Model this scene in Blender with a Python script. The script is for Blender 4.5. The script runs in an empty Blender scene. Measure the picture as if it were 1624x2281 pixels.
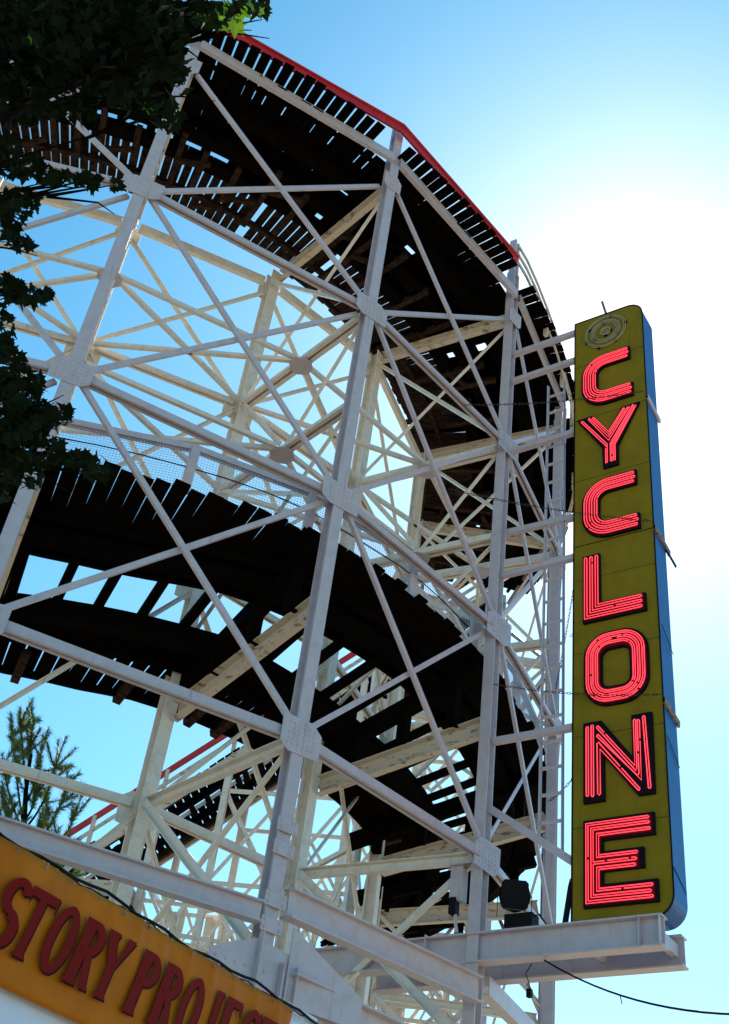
import bpy, math, random
from math import sin, cos, radians, pi, hypot, atan2, degrees
from mathutils import Vector, Matrix
random.seed(7)
sc = bpy.context.scene
V = Vector
# ------------------------------------------------------------------ camera (at the origin; the ground is 1.6 m below it)
PITCH, ROLL, FPX = radians(38.128), radians(8.393), 2613.3
r0, u0, fw = V((1, 0, 0)), V((0, -sin(PITCH), cos(PITCH))), V((0, cos(PITCH), sin(PITCH)))
rt = r0*cos(ROLL)+u0*sin(ROLL); up_ = -r0*sin(ROLL)+u0*cos(ROLL)
cam = bpy.data.cameras.new('camera'); camo = bpy.data.objects.new('camera', cam); sc.collection.objects.link(camo)
m = Matrix((rt, up_, -fw)).transposed().to_4x4(); camo.matrix_world = m
cam.sensor_fit = 'VERTICAL'; cam.sensor_height = 24; cam.lens = FPX/2281*24
cam.clip_end = 2000; cam.clip_start = 0.1
sc.camera = camo
# ------------------------------------------------------------------ sky and sun
SUN_EL, SUN_AZ = radians(46.8), radians(17.2)      # azimuth from +Y towards +X
w = bpy.data.worlds.new('World'); sc.world = w; w.use_nodes = True
nt = w.node_tree; nt.nodes.clear()
out = nt.nodes.new('ShaderNodeOutputWorld'); bg = nt.nodes.new('ShaderNodeBackground')
sky = nt.nodes.new('ShaderNodeTexSky'); sky.sky_type = 'NISHITA'; sky.sun_disc = False
sky.sun_elevation = SUN_EL; sky.sun_rotation = SUN_AZ
sky.altitude = 0; sky.air_density = 1.0; sky.dust_density = 0.4; sky.ozone_density = 1.0
# the photograph's strong colour: each channel of the clear sky gets its own response curve
sp_ = nt.nodes.new('ShaderNodeSeparateColor'); cb_ = nt.nodes.new('ShaderNodeCombineColor')
nt.links.new(sky.outputs[0], sp_.inputs[0])
for i_, (g_, k_) in enumerate(((1.75, 13.2), (1.15, 6.5), (1.12, 6.3))):
    m0 = nt.nodes.new('ShaderNodeMath'); m0.operation = 'MULTIPLY'; m0.inputs[1].default_value = .04
    m1 = nt.nodes.new('ShaderNodeMath'); m1.operation = 'POWER'; m1.inputs[1].default_value = g_
    m2 = nt.nodes.new('ShaderNodeMath'); m2.operation = 'MULTIPLY'; m2.inputs[1].default_value = k_/.158
    nt.links.new(sp_.outputs[i_], m0.inputs[0]); nt.links.new(m0.outputs[0], m1.inputs[0]); nt.links.new(m1.outputs[0], m2.inputs[0]); nt.links.new(m2.outputs[0], cb_.inputs[i_])
nt.links.new(cb_.outputs[0], bg.inputs['Color'])
bg.inputs['Strength'].default_value = 0.12
nt.links.new(bg.outputs[0], out.inputs[0])
sd = bpy.data.lights.new('sun', 'SUN'); sd.energy = 4.4; sd.angle = radians(0.5); sd.color = (1, .95, .87)
so = bpy.data.objects.new('sun', sd); sc.collection.objects.link(so)
sdir = V((sin(SUN_AZ)*cos(SUN_EL), cos(SUN_AZ)*cos(SUN_EL), sin(SUN_EL)))
so.rotation_euler = sdir.to_track_quat('Z', 'Y').to_euler(); so.location = sdir*60
vs = sc.view_settings; vs.view_transform = 'Standard'; vs.look = 'None'; vs.exposure = 0.4; vs.gamma = 1
sc.render.engine = 'CYCLES'
GZ = -1.6

# ------------------------------------------------------------------ materials
def mat(name, col, rough=.6, metal=0, noise=None, spec=.5, bump=0, emit=None, scale=6, stretch=None, streak=None, detail=6):
    m = bpy.data.materials.new(name); m.use_nodes = True; n = m.node_tree; b = n.nodes['Principled BSDF']
    b.inputs['Base Color'].default_value = (*col, 1); b.inputs['Roughness'].default_value = rough
    b.inputs['Metallic'].default_value = metal; b.inputs['Specular IOR Level'].default_value = spec
    if noise or bump:
        tc = n.nodes.new('ShaderNodeTexCoord'); mp = n.nodes.new('ShaderNodeMapping'); nz = n.nodes.new('ShaderNodeTexNoise')
        n.links.new(tc.outputs['Object'], mp.inputs[0]); n.links.new(mp.outputs[0], nz.inputs[0])
        if stretch: mp.inputs['Scale'].default_value = stretch
        nz.inputs['Scale'].default_value = scale; nz.inputs['Detail'].default_value = detail; nz.inputs['Roughness'].default_value = .65
        if noise:
            cr = n.nodes.new('ShaderNodeValToRGB'); e = cr.color_ramp.elements
            lo, hi, c2 = noise
            e[0].position = lo; e[0].color = (*c2, 1); e[1].position = hi; e[1].color = (*col, 1)
            n.links.new(nz.outputs[0], cr.inputs[0]); last = cr.outputs[0]
            if streak:
                nz2 = n.nodes.new('ShaderNodeTexNoise'); mp2 = n.nodes.new('ShaderNodeMapping'); mp2.inputs['Scale'].default_value = (4, 4, .25)
                n.links.new(tc.outputs['Object'], mp2.inputs[0]); n.links.new(mp2.outputs[0], nz2.inputs[0]); nz2.inputs['Scale'].default_value = 2.5; nz2.inputs['Detail'].default_value = 8
                c3 = n.nodes.new('ShaderNodeValToRGB'); e = c3.color_ramp.elements; e[0].position = .63; e[0].color = (0, 0, 0, 1); e[1].position = .78; e[1].color = (.6, .6, .6, 1)
                n.links.new(nz2.outputs[0], c3.inputs[0]); mx = n.nodes.new('ShaderNodeMix'); mx.data_type = 'RGBA'
                n.links.new(c3.outputs[0], mx.inputs[0]); n.links.new(last, mx.inputs[6]); mx.inputs[7].default_value = (*streak, 1); last = mx.outputs[2]
            n.links.new(last, b.inputs['Base Color'])
        if bump:
            bp = n.nodes.new('ShaderNodeBump'); bp.inputs['Strength'].default_value = bump; bp.inputs['Distance'].default_value = .02
            n.links.new(nz.outputs[0], bp.inputs['Height']); n.links.new(bp.outputs[0], b.inputs['Normal'])
    if emit:
        b.inputs['Emission Color'].default_value = (*emit[0], 1); b.inputs['Emission Strength'].default_value = emit[1]
    return m
WHITE = mat('white_steel_paint', (.54, .475, .505), .34, noise=(.34, .56, (.48, .415, .43)), streak=(.36, .24, .16), scale=5, bump=.15)
WHITELIT = mat('bounce_lit_steel_paint', (.80, .72, .61), .32, noise=(.36, .52, (.70, .61, .50)), streak=(.40, .25, .13), scale=5, bump=.15)  # lighter, warmer copy of the white paint: ground bounce put into the colour
WOODWH = mat('white_painted_timber', (.62, .52, .40), .6, noise=(.36, .45, (.22, .14, .08)), scale=4, stretch=(1, 1, 3), bump=.3)
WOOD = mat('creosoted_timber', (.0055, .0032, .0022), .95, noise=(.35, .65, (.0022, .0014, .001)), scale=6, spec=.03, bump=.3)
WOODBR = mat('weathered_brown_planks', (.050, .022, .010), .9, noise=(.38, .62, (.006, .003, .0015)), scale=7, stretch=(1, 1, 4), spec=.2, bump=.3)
RED = mat('red_paint', (.55, .012, .012), .45, noise=(.3, .55, (.36, .01, .01)), scale=4)
NETW = mat('white_wire_netting', (.60, .64, .70), .5)
CHAINM = mat('rusty_chain_steel', (.05, .045, .045), .6, metal=.6)
BLACK = mat('black_rubber', (.006, .006, .007), .6, spec=.12)
OLIVE = mat('olive_sign_paint', (.26, .18, .004), .55, noise=(.32, .62, (.205, .145, .004)), scale=2.2, bump=.5, streak=(.17, .11, .006), spec=.15)
BLUE = mat('blue_sign_paint', (.004, .085, .30), .38, noise=(.3, .6, (.003, .065, .24)), scale=1.2, spec=.3)
RACE = mat('black_letter_casing', (.005, .004, .008), .6, spec=.1)
GLOWRED = mat('painted_neon_glow', (.14, .0015, .006), .7, spec=.1)  # red glow of the tubes on the black casing, put into the base colour
NEON = mat('lit_neon_tube', (.3, .01, .01), .3, emit=((1, .055, .085), 1.35))
DEADN = mat('unlit_glass_tube', (.42, .42, .36), .3)
RUST = mat('rusty_steel', (.30, .24, .19), .7, noise=(.4, .6, (.12, .05, .03)), scale=14)
BANNER = mat('yellow_vinyl_banner', (.54, .155, .003), .6, noise=(.3, .62, (.44, .115, .003)), scale=3, bump=.2, spec=.12)
LETRED = mat('banner_red_ink', (.19, .005, .002), .6, spec=.08)
LETDK = mat('banner_dark_red_ink', (.03, .003, .002), .6, spec=.08)
BOOTH = mat('booth_white_panel', (.72, .78, .9), .5, noise=(.3, .6, (.64, .70, .82)), scale=2)
GROUNDM = mat('sunlit_concrete', (.44, .35, .25), .9, noise=(.35, .65, (.38, .30, .20)), scale=.6, spec=.2)
LEAF = mat('backlit_dark_leaf', (.004, .008, .002), .8, spec=.08)  # near black: the crown's backlit shade is put into the leaf colour
LEAFB = mat('sunlit_pale_leaf', (.10, .20, .02), .5, spec=.3)  # lighter copy of the same leaf, with sunlight put into its colour
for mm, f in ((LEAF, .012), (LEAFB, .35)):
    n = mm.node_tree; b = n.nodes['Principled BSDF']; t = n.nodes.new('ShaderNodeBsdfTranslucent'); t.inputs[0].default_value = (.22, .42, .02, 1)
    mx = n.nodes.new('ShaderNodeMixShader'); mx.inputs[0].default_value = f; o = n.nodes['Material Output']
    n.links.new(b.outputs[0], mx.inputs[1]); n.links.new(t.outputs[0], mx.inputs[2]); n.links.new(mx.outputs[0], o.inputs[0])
BARK = mat('bark', (.010, .008, .006), .95, noise=(.35, .6, (.004, .003, .002)), scale=9, bump=.5, spec=.05)
NEEDLE = mat('pine_needles', (.17, .27, .045), .6, noise=(.35, .65, (.06, .13, .025)), scale=3)
PURPLE = mat('dark_window_glass', (.02, .02, .05), .2)

# ------------------------------------------------------------------ mesh helper
class MB:
    def __init__(s): s.v = []; s.f = []
    def prism(s, poly, p0, p1, up=V((0, 0, 1))):
        p0 = V(p0); p1 = V(p1); a = (p1-p0).normalized(); x = up.cross(a)
        if x.length < 1e-4: x = V((1, 0, 0)).cross(a)
        x.normalize(); y = a.cross(x); n = len(poly); b = len(s.v)
        for p in (p0, p1):
            for (u, v) in poly: s.v.append(p+x*u+y*v)
        for i in range(n): j = (i+1) % n; s.f.append((b+i, b+j, b+n+j, b+n+i))
        s.f.append(tuple(b+i for i in reversed(range(n)))); s.f.append(tuple(b+n+i for i in range(n)))
    def bar(s, p0, p1, wd, ht, up=V((0, 0, 1))): s.prism([(-wd/2, -ht/2), (wd/2, -ht/2), (wd/2, ht/2), (-wd/2, ht/2)], p0, p1, up)
    def plate(s, pts, n, t):
        b = len(s.v); k = len(pts); n = V(n)
        for p in pts: s.v.append(V(p))
        for p in pts: s.v.append(V(p)+n*t)
        s.f.append(tuple(b+i for i in reversed(range(k)))); s.f.append(tuple(b+k+i for i in range(k)))
        for i in range(k): j = (i+1) % k; s.f.append((b+i, b+j, b+k+j, b+k+i))
    def tube(s, pts, r, n=6, taper=None, closed=False):
        pts = [V(p) for p in pts]; N = len(pts); b = len(s.v); prev = None
        for i, p in enumerate(pts):
            if closed: a = pts[(i+1) % N]-pts[i-1]
            else: a = pts[min(i+1, N-1)]-pts[max(i-1, 0)]
            a = a.normalized() if a.length > 1e-9 else V((0, 0, 1))
            if prev is None: x = a.orthogonal().normalized()
            else:
                x = prev-a*prev.dot(a); x = x.normalized() if x.length > 1e-6 else a.orthogonal().normalized()
            prev = x; y = a.cross(x); rr = r if taper is None else r+(taper-r)*i/(N-1)
            for k in range(n): s.v.append(p+(x*cos(2*pi*k/n)+y*sin(2*pi*k/n))*rr)
        for i in range(N if closed else N-1):
            i2 = (i+1) % N
            for k in range(n): k2 = (k+1) % n; s.f.append((b+i*n+k, b+i*n+k2, b+i2*n+k2, b+i2*n+k))
        if not closed:
            s.f.append(tuple(b+k for k in reversed(range(n)))); s.f.append(tuple(b+(N-1)*n+k for k in range(n)))
    def rivet(s, p, n, r=.022):
        p = V(p); n = V(n); x = n.orthogonal().normalized(); y = n.cross(x); b = len(s.v); k = 6
        for rr, h in ((r, 0), (r*.75, r*.5)):
            for i in range(k): s.v.append(p+(x*cos(2*pi*i/k)+y*sin(2*pi*i/k))*rr+n*h)
        s.v.append(p+n*r*.75)
        for i in range(k):
            j = (i+1) % k; s.f.append((b+i, b+j, b+k+j, b+k+i)); s.f.append((b+k+i, b+k+j, b+2*k))
    def build(s, name, m, parent=None, smooth=False):
        me = bpy.data.meshes.new(name); me.from_pydata([tuple(v) for v in s.v], [], s.f); me.update()
        if smooth:
            me.polygons.foreach_set('use_smooth', [True]*len(me.polygons))
        me.materials.append(m)
        o = bpy.data.objects.new(name, me); sc.collection.objects.link(o)
        if parent: o.parent = parent; o.matrix_parent_inverse = Matrix.Translation(-parent.matrix_basis.translation)
        return o
def pooled(name, lst, m, parent, cap=98):
    for q in lst[:cap]: q.build(name, m, parent)
    if len(lst) > cap:
        r = MB()
        for q in lst[cap:]:
            b = len(r.v); r.v += q.v; r.f += [tuple(i+b for i in f) for f in q.f]
        o = r.build(name, m, parent); o['kind'] = 'stuff'
def one(fn, *a, **k):
    q = MB(); getattr(q, fn)(*a, **k); return q
def tag(o, label=None, cat=None, group=None, kind=None):
    if label: o['label'] = label
    if cat: o['category'] = cat
    if group: o['group'] = group
    if kind: o['kind'] = kind
    return o
def thing(name, label, cat, loc=(0, 0, 0), group=None):
    o = bpy.data.objects.new(name, None); sc.collection.objects.link(o); o.location = loc; o.empty_display_size = .2
    return tag(o, label, cat, group)
# rolled-steel section outlines
def isec(wd, ht, t=.02, tw=.014):
    a, b = wd/2, ht/2
    return [(-a, -b), (a, -b), (a, -b+t), (tw/2, -b+t), (tw/2, b-t), (a, b-t), (a, b), (-a, b), (-a, b-t), (-tw/2, b-t), (-tw/2, -b+t), (-a, -b+t)]
def csec(wd, ht, t=.016):
    a, b = wd/2, ht/2
    return [(-a, -b), (a, -b), (a, -b+t), (-a+t, -b+t), (-a+t, b-t), (a, b-t), (a, b), (-a, b)]
def lsec(wd, ht, t=.012): return [(0, 0), (wd, 0), (wd, t), (t, t), (t, ht), (0, ht)]
def tsec(wd, ht, t=.016, g=.016):   # two angles back to back, a dark slot between them
    a = wd/2
    return [(-a, -ht/2), (-g/2-.02, -ht/2), (-g/2-.02, ht/2-.02), (g/2+.02, ht/2-.02), (g/2+.02, -ht/2), (a, -ht/2), (a, -ht/2+t), (g/2+.04, -ht/2+t), (g/2+.04, ht/2), (-g/2-.04, ht/2), (-g/2-.04, -ht/2+t), (-a, -ht/2+t)]

# ------------------------------------------------------------------ ring geometry
OC = V((-9.35, 28.95))
def pol(r, th, h): return V((OC.x+r*cos(radians(th)), OC.y+r*sin(radians(th)), h))
TH = {-2: -111, -1: -92.7, 0: -74.4, 1: -55.3, 2: -37.0, 3: -18.7, 4: -.4, 5: 17.9, 6: 36.2, 7: 54.5, 8: 72.8}
OUT = {0: (-5.116, 14.26), 1: (-.535, 16.451), 2: (2.931, 19.898), 3: (4.976, 23.66)}
INN = {0: (-6.584, 18.532), 1: (-3.102, 19.767), 2: (-.294, 21.988), 3: (1.401, 25.65)}
OT = {}; IT = {}
for k, th in TH.items():
    OT[k] = V(OUT[k]) if k in OUT else OC+V((cos(radians(th)), sin(radians(th))))*15.3
    IT[k] = V(INN[k]) if k in INN else OC+V((cos(radians(th)), sin(radians(th))))*11.05
def po(k, h, d=0):
    n = (OT[k]-OC).normalized(); p = OT[k]+n*d; return V((p.x, p.y, h))
def pi_(k, h, d=0):
    n = (IT[k]-OC).normalized(); p = IT[k]+n*d; return V((p.x, p.y, h))
def nrm(k): n = (OT[k]-OC).normalized(); return V((n.x, n.y, 0))
HT, H1, H2, H3 = 23.17, 18.07, 13.1, 8.3
coaster = thing('roller_coaster', 'tall white steel roller coaster turnaround with dark plank track decks and red handrail', 'roller coaster', (OC.x, OC.y, GZ))
def trim(a, b, d0, d1):
    v = (b-a).normalized(); return a+v*d0, b-v*d1
UPZ = V((0, 0, 1))

# columns
otop = {-2: 23.9, -1: 23.9, 0: 24.3, 1: 24.75, 2: 25.4, 3: 24.0, 4: 24.0, 5: 23.6, 6: 15.5, 7: 13.5, 8: 12.5}
for k in TH:
    mb = MB(); up = nrm(k)
    if k == 1 or k == 0 or k < 0:
        mb.prism(isec(.225, .25, .028, .03), po(k, GZ), po(k, otop[k]-1.3), up)
        mb.prism(isec(.20, .22, .06, .08), po(k, otop[k]-1.3), po(k, otop[k]), up)
    else:
        tang = V((-up.y, up.x, 0))
        mb.prism(isec(.22, .26, .028, .03), po(k, GZ), po(k, otop[k]-1.3), tang)
        mb.prism(isec(.18, .22, .06, .08), po(k, otop[k]-1.3), po(k, otop[k]), tang)
    mb.build('column', WHITE, coaster)
    mb = MB()
    hi = 22.6 if k < 6 else otop[k]-1
    mb.prism(isec(.27, .27, .026, .026), pi_(k, GZ), pi_(k, hi), up)
    for j in range(12):
        if k < 5: mb.rivet(pi_(k, hi-.15-.16*j, -.136)+V((-up.y, up.x, 0))*.08, -up, .018)
    mb.build('column', WHITELIT, coaster)

# gusset plates
def panel_n(k, ring):
    a, b = (OT[k], OT[k+1]) if ring == 'o' else (IT[k], IT[k+1]); d = (b-a).normalized(); n = V((d.y, -d.x, 0)); return n if ring == 'o' else -n
def gusset(k, h, ring='o', wd=.74, ht=.56, name='gusset_plate', shape=0):
    f = po if ring == 'o' else pi_
    n = nrm(k) if ring == 'o' else -nrm(k)
    if ring == 'o' and k >= 2: n = panel_n(k-1, 'o')
    t = V((-n.y, n.x, 0))
    c = f(k, h)+n*(.132 if ring == 'o' else .14)
    a, b = wd/2*random.uniform(.92, 1.12), ht/2*random.uniform(.92, 1.12)
    if shape == 0: sg = 1 if k % 2 else -1; pts = [(-a, -b*.62), (-a*.55, -b), (a, -b*.9), (a*1.02, b*.5), (a*.5, b*1.02), (-a*1.03, b*.92)]
    if shape == 0 and sg < 0: pts = [(-x, y) for x, y in reversed(pts)]
    mb = MB(); mb.plate([c+t*x+UPZ*y for x, y in pts], n, .014)
    for x in (-.32, -.2, .2, .32):
        for y in range(-2, 3): mb.rivet(c+t*(x*wd)+UPZ*(y*.15*ht)+n*.014, n, .025)
    for x in (-.07, .07):
        for y in range(-3, 4): mb.rivet(c+t*(x*wd)+UPZ*(y*.13*ht)+n*.014, n, .025)
    return mb.build(name, WHITE if ring == 'o' else WHITELIT, coaster)
for k in TH:
    for h in (H1, H2, H3):
        if h < otop[k]: gusset(k, h, 'o')
    if k < 6: gusset(k, 22.35, 'o', .50, .5); gusset(k, 22.0, 'i', .6, .6)
    for h in (H1, H3, 13.1):
        if h < otop[k]: gusset(k, h-.1, 'i', .72, .68, shape=0)

# outer and inner chords and X bracing
def chord(k, h, ring='o', prof=None, name='chord_beam', dout=.1, m=WHITE, d0=.22, d1=.22, h2=None):
    f = po if ring == 'o' else pi_; n = panel_n(k, ring)
    a, b = f(k, h)+n*dout, f(k+1, h if h2 is None else h2)+n*dout; a, b = trim(a, b, d0, d1)
    mb = MB(); mb.prism(prof or csec(.14, .2), a, b, UPZ); return mb.build(name, m if ring == 'o' else WHITELIT, coaster)
def diag(k, ha, hb, ring='o', off=.03, sz=.12, name='diagonal_brace', d0=.24, d1=.24):
    f = po if ring == 'o' else pi_; n = panel_n(k, ring)
    a, b = f(k, ha)+n*off, f(k+1, hb)+n*off; a, b = trim(a, b, d0, d1)
    mb = MB(); mb.prism(lsec(.07, sz*.82, .014), a, b, n.cross((b-a).normalized())); return mb.build(name, WHITE if ring == 'o' else WHITELIT, coaster)
for k in range(-2, 8):
    top = k < 5
    if top:
        chord(k, HT, 'o', csec(.10, .26), 'fascia_beam', .17, d0=.05, d1=.05)
        chord(k, 22.2, 'i', csec(.12, .24), 'chord_beam', -.02)
    for h in (H1, H2, H3):
        if top or h < 10:
            chord(k, h, 'o', tsec(.165, .165) if h != H3 else tsec(.18, .18), dout=.09)
    for h in (H1, H3):
        if top or h < 10: chord(k, h, 'i', tsec(.17, .17), 'inner_chord_beam', dout=.05)
    if 0 <= k < 6 and k >= 0: chord(k, 13.3, 'i', tsec(.15, .15), 'inner_chord_beam', dout=.05)
    if top:
        for (a, b, o_, nme) in ((22.35, H1, .12, 'diagonal_brace'), (H1, 22.35, -.02, 'diagonal_brace'), (H1, H2, .12, 'diagonal_brace'), (H2, H1, -.02, 'diagonal_brace')):
            diag(k, a, b, 'o', o_, .12, nme)
        for (a, b, o_) in ((22.0, H1, .1), (H1, 22.0, -.04), (H1, 13.3, .1), (13.3, H1, -.04)):
            diag(k, a, b, 'i', o_, .11, 'inner_diagonal_brace')
    for (a, b, o_) in ((H2, H3, .12), (H3, H2, -.02)):
        diag(k, a, b, 'o', o_, .12)
    for (a, b, o_) in ((13.0, H3, .1), (H3, 13.0, -.04), (H3, 3.2, .1), (3.2, H3, -.04)):
        if a > 9 and k in (-1, 0): continue
        diag(k, a, b, 'i', o_, .11, 'inner_diagonal_brace')
# radial frames
def radial(k, ho, hi, prof, name='radial_beam', m=WOODWH, d0=.16, d1=.14, side=0, ext=0):
    t = V((-nrm(k).y, nrm(k).x, 0)); a, b = po(k, ho)+t*side, pi_(k, hi)+t*side; a, b = trim(a, b, d0-ext, d1)
    mb = MB(); mb.prism(prof, a, b, UPZ); return mb.build(name, m, coaster)
def rdiag(k, ho, hi, side, sz=.11, fo=1, fi=0, name='radial_brace'):
    t = V((-nrm(k).y, nrm(k).x, 0))
    A, B = po(k, 0), pi_(k, 0)
    a = A.lerp(B, 1-fo); a.z = ho; b = A.lerp(B, 1-fi); b.z = hi; a += t*side; b += t*side; a, b = trim(a, b, .12, .12)
    mb = MB(); mb.prism(lsec(.08, sz, .014), a, b, t.cross((b-a).normalized())); return mb.build(name, WHITELIT, coaster)
def midp(k, h, f=.5):
    p = po(k, h).lerp(pi_(k, h), f); return p
for k in TH:
    if k < 6:
        radial(k, 22.5, 22.5, csec(.14, .34, .02), side=.09); 
        radial(k, H1, H1, tsec(.24, .24), m=WHITELIT)
        if 0 <= k <= 4: radial(k, 15.5, 15.5, tsec(.22, .20), m=WHITELIT)
        rdiag(k, 22.2, H1+.1, .05); rdiag(k, H1+.1, 22.2, -.05)
        rdiag(k, H1, 15.5, .05, fo=1, fi=.5); rdiag(k, 15.5, H1, -.05, fo=.5, fi=0)
        rdiag(k, 15.4, 11.5, .05); rdiag(k, 13.1, 15.4, -.05)
    if k < 7:
        radial(k, 11.0, 10.12, csec(.16, .40, .022), side=.10)
    radial(k, H3, H3, csec(.12, .2), m=WHITELIT)
    if k > 3 and k < 7:
        rdiag(k, 10.4, 8.5, .05, .10, fo=1, fi=.5); rdiag(k, 8.5, 10.2, -.05, .10, fo=.5, fi=0); rdiag(k, 8.5, 10.4, .03, .10, fo=1, fi=.5)
    rdiag(k, 8.3, 5.0, .06, .16); rdiag(k, 5.0, 8.3, -.06, .16)
    rdiag(k, 4.6, 1.2, .06, .14); rdiag(k, 1.2, 4.6, -.06, .14)
# plan bracing between the radials
for k in range(-2, 5):
    for h in (H1, 15.5):
        if h < 18 and not (0 <= k < 4): continue
        for (a, b) in ((midp(k, h), midp(k+1, h)), (pi_(k, h), midp(k+1, h)), (midp(k, h), pi_(k+1, h))):
            a, b = trim(a, b, .15, .15); mb = MB(); mb.prism(lsec(.09, .10, .014), a, b, UPZ); mb.build('plan_brace', WHITELIT, coaster)
        c = midp(k, h); mb = MB(); n = nrm(k); t = V((-n.y, n.x, 0))
        mb.plate([c-UPZ*.16+n*x*.62+t*y*.62 for x, y in ((-.42, -.12), (-.15, -.42), (.2, -.4), (.45, -.1), (.42, .15), (.15, .42), (-.2, .4), (-.45, .1))], UPZ, .014)
        mb.build('gusset_plate', WHITE, coaster)

# ------------------------------------------------------------------ track decks
def lerp_tab(tab, x):
    if x <= tab[0][0]: return tab[0][1]
    for (a, u), (b, v) in zip(tab, tab[1:]):
        if x <= b: return u+(v-u)*(x-a)/(b-a)
    return tab[-1][1]
def plank(mb, th, wd, ra, rb, hf, t=.045, tw=0):
    c = radians(th); e = V((cos(c), sin(c), 0)); s_ = V((-sin(c), cos(c), 0)); b = len(mb.v)
    for r, sg in ((ra, -1), (rb, 1)):
        h = hf(r, th); P = V((OC.x, OC.y, h))+e*r
        for q in (-wd/2, wd/2):
            for z in (0, t): mb.v.append(P+s_*(q+tw*sg)+UPZ*z)
    mb.f += [(b, b+1, b+3, b+2), (b+4, b+6, b+7, b+5), (b, b+4, b+5, b+1), (b+2, b+3, b+7, b+6), (b, b+2, b+6, b+4), (b+1, b+5, b+7, b+3)]
def planks(name, t0, t1, ra, rb, hf, m, pitch=.27, wd=.245, jit=.06, miss=.0, t=.045, tight=0):
    mb = MB(); th = t0
    while th < t1:
        rm = (ra(th)+rb(th))/2; ww = wd*random.uniform(.93, 1.0)
        rr = rb(th) if rb(th) > 13 else ra(th)
        ww = min(ww*(rm/rr if not tight else 1), pitch*rm/rr*.985) if not tight else ww
        rbb = rb(th)+random.uniform(-jit, jit)
        if rbb > 15 and any(-1.9 < th-q < .8 for q in TH.values()): rbb = min(rbb, 15.12)
        if random.random() > miss:
            plank(mb, th, wd*random.uniform(.92, 1), ra(th)+random.uniform(-jit, jit), rbb, hf, t, random.uniform(-.008, .008))
        th += degrees(pitch/rr)*(1 if not tight else 1)
    return mb.build(name, m, coaster)
def arcbeam(name, t0, t1, rf, hf, wd, ht, m, step=2.6):
    mb = MB(); n = max(2, int((t1-t0)/step)); 
    for i in range(n):
        a, b = t0+(t1-t0)*i/n, t0+(t1-t0)*(i+1)/n
        pa, pb = pol(rf(a), a, hf(rf(a), a)), pol(rf(b), b, hf(rf(b), b))
        mb.bar(pa, pb, wd, ht)
    return mb.build(name, m, coaster)
def K(v): return lambda th: v
bays = [(-2, -1), (-1, 0), (0, 1), (1, 2), (2, 3), (3, 4), (4, 5)]
TIES, JOIST = [], []
htop = lambda r, th: 23.20+(r-15.3)*.02 if r > 12.6 else 23.0
for (a, b) in bays:
    t0, t1 = TH[a], min(TH[b], 14.5)
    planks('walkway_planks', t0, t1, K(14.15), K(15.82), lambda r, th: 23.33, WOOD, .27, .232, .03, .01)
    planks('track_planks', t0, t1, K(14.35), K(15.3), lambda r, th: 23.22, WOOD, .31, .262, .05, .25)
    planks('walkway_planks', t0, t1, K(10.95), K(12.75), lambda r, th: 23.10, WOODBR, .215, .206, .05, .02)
    for rr, wd, ht, hh in ((14.25, .30, .30, 23.05), (15.05, .08, .10, 23.17), (13.35, .34, .28, 23.02), (12.75, .30, .28, 22.98), (11.75, .10, .16, 22.98), (11.15, .07, .16, 22.98)):
        arcbeam('stringer', t0, t1, K(rr), lambda r, th, hh=hh: hh, wd, ht, WOOD if rr > 12 else WOODBR)
    for rr in (13.35, 14.2): arcbeam('track_rail', t0, t1, K(rr), lambda r, th: 23.6, .3, .3, WOOD)
    # cross ties, with brown blocking under the middle of the deck
    th = t0+1.3
    while th < t1:
        TIES.append(one('bar', pol(12.6, th, 23.26), pol(14.4, th, 23.26), .2, .18)); th += 3.1
    th = t0+2
    while th < t1:
        JOIST.append(one('bar', pol(11.2+random.uniform(0, 1), th, 22.9), pol(12.9+random.uniform(0, 1.2), th, 22.9), .14, .16)); th += random.choice((2.6, 3.6, 5))
        if random.random() < .7:
            q = th+random.uniform(-1, 1); r_ = 11.4+random.uniform(0, 1.6); JOIST.append(one('bar', pol(r_, q, 22.8), pol(r_+.3, q+random.uniform(2, 4), 22.8), .1, .12))
    # boards closing the middle from the second bay on
    for (u, v) in ((-66.5, -56.3), (-55.5, -47.3), (-45.6, -31.2), (-30.2, 1.5), (3.5, 14)):
        u, v = max(u, t0), min(v, t1)
        if v-u > .5: arcbeam('track_bed', u, v, K(13.42), lambda r, th: 23.40, 1.75, .04, WOOD)
# second deck, banked
bank = lambda r, th: 10.95+(r-11.05)/4.25*1.6
rOut = [(-111, 13.6), (-75, 14.18), (-67, 14.58), (-59, 14.84), (-54.7, 14.98), (-46, 15.06), (60, 15.06)]
gO = [(-111, 12.0), (-73, 12.4), (-65, 12.67), (-57, 13.2), (-50, 13.4), (-40, 13.57), (60, 13.6)]
gI = [(-111, 11.1), (-74, 11.4), (-64, 11.85), (-54, 12.3), (-34, 12.35), (-19, 12.5), (60, 12.6)]
rIn = [(-111, 9.5), (-72, 9.78), (-63, 10.0), (-58, 10.23), (-53, 10.36), (-28, 10.83), (-10, 11.1), (60, 11.1)]
F_ = lambda tab, d=0: (lambda th: lerp_tab(tab, th)+d)
bk = lambda off: (lambda r, th: bank(r, th)+off)
TIE2 = []
def rbar(r0_, r1_, th, off, wd, ht, dth=0): return one('bar', pol(r0_, th, bank(r0_, th)+off), pol(r1_, th+dth, bank(r1_, th)+off), wd, ht)
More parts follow.
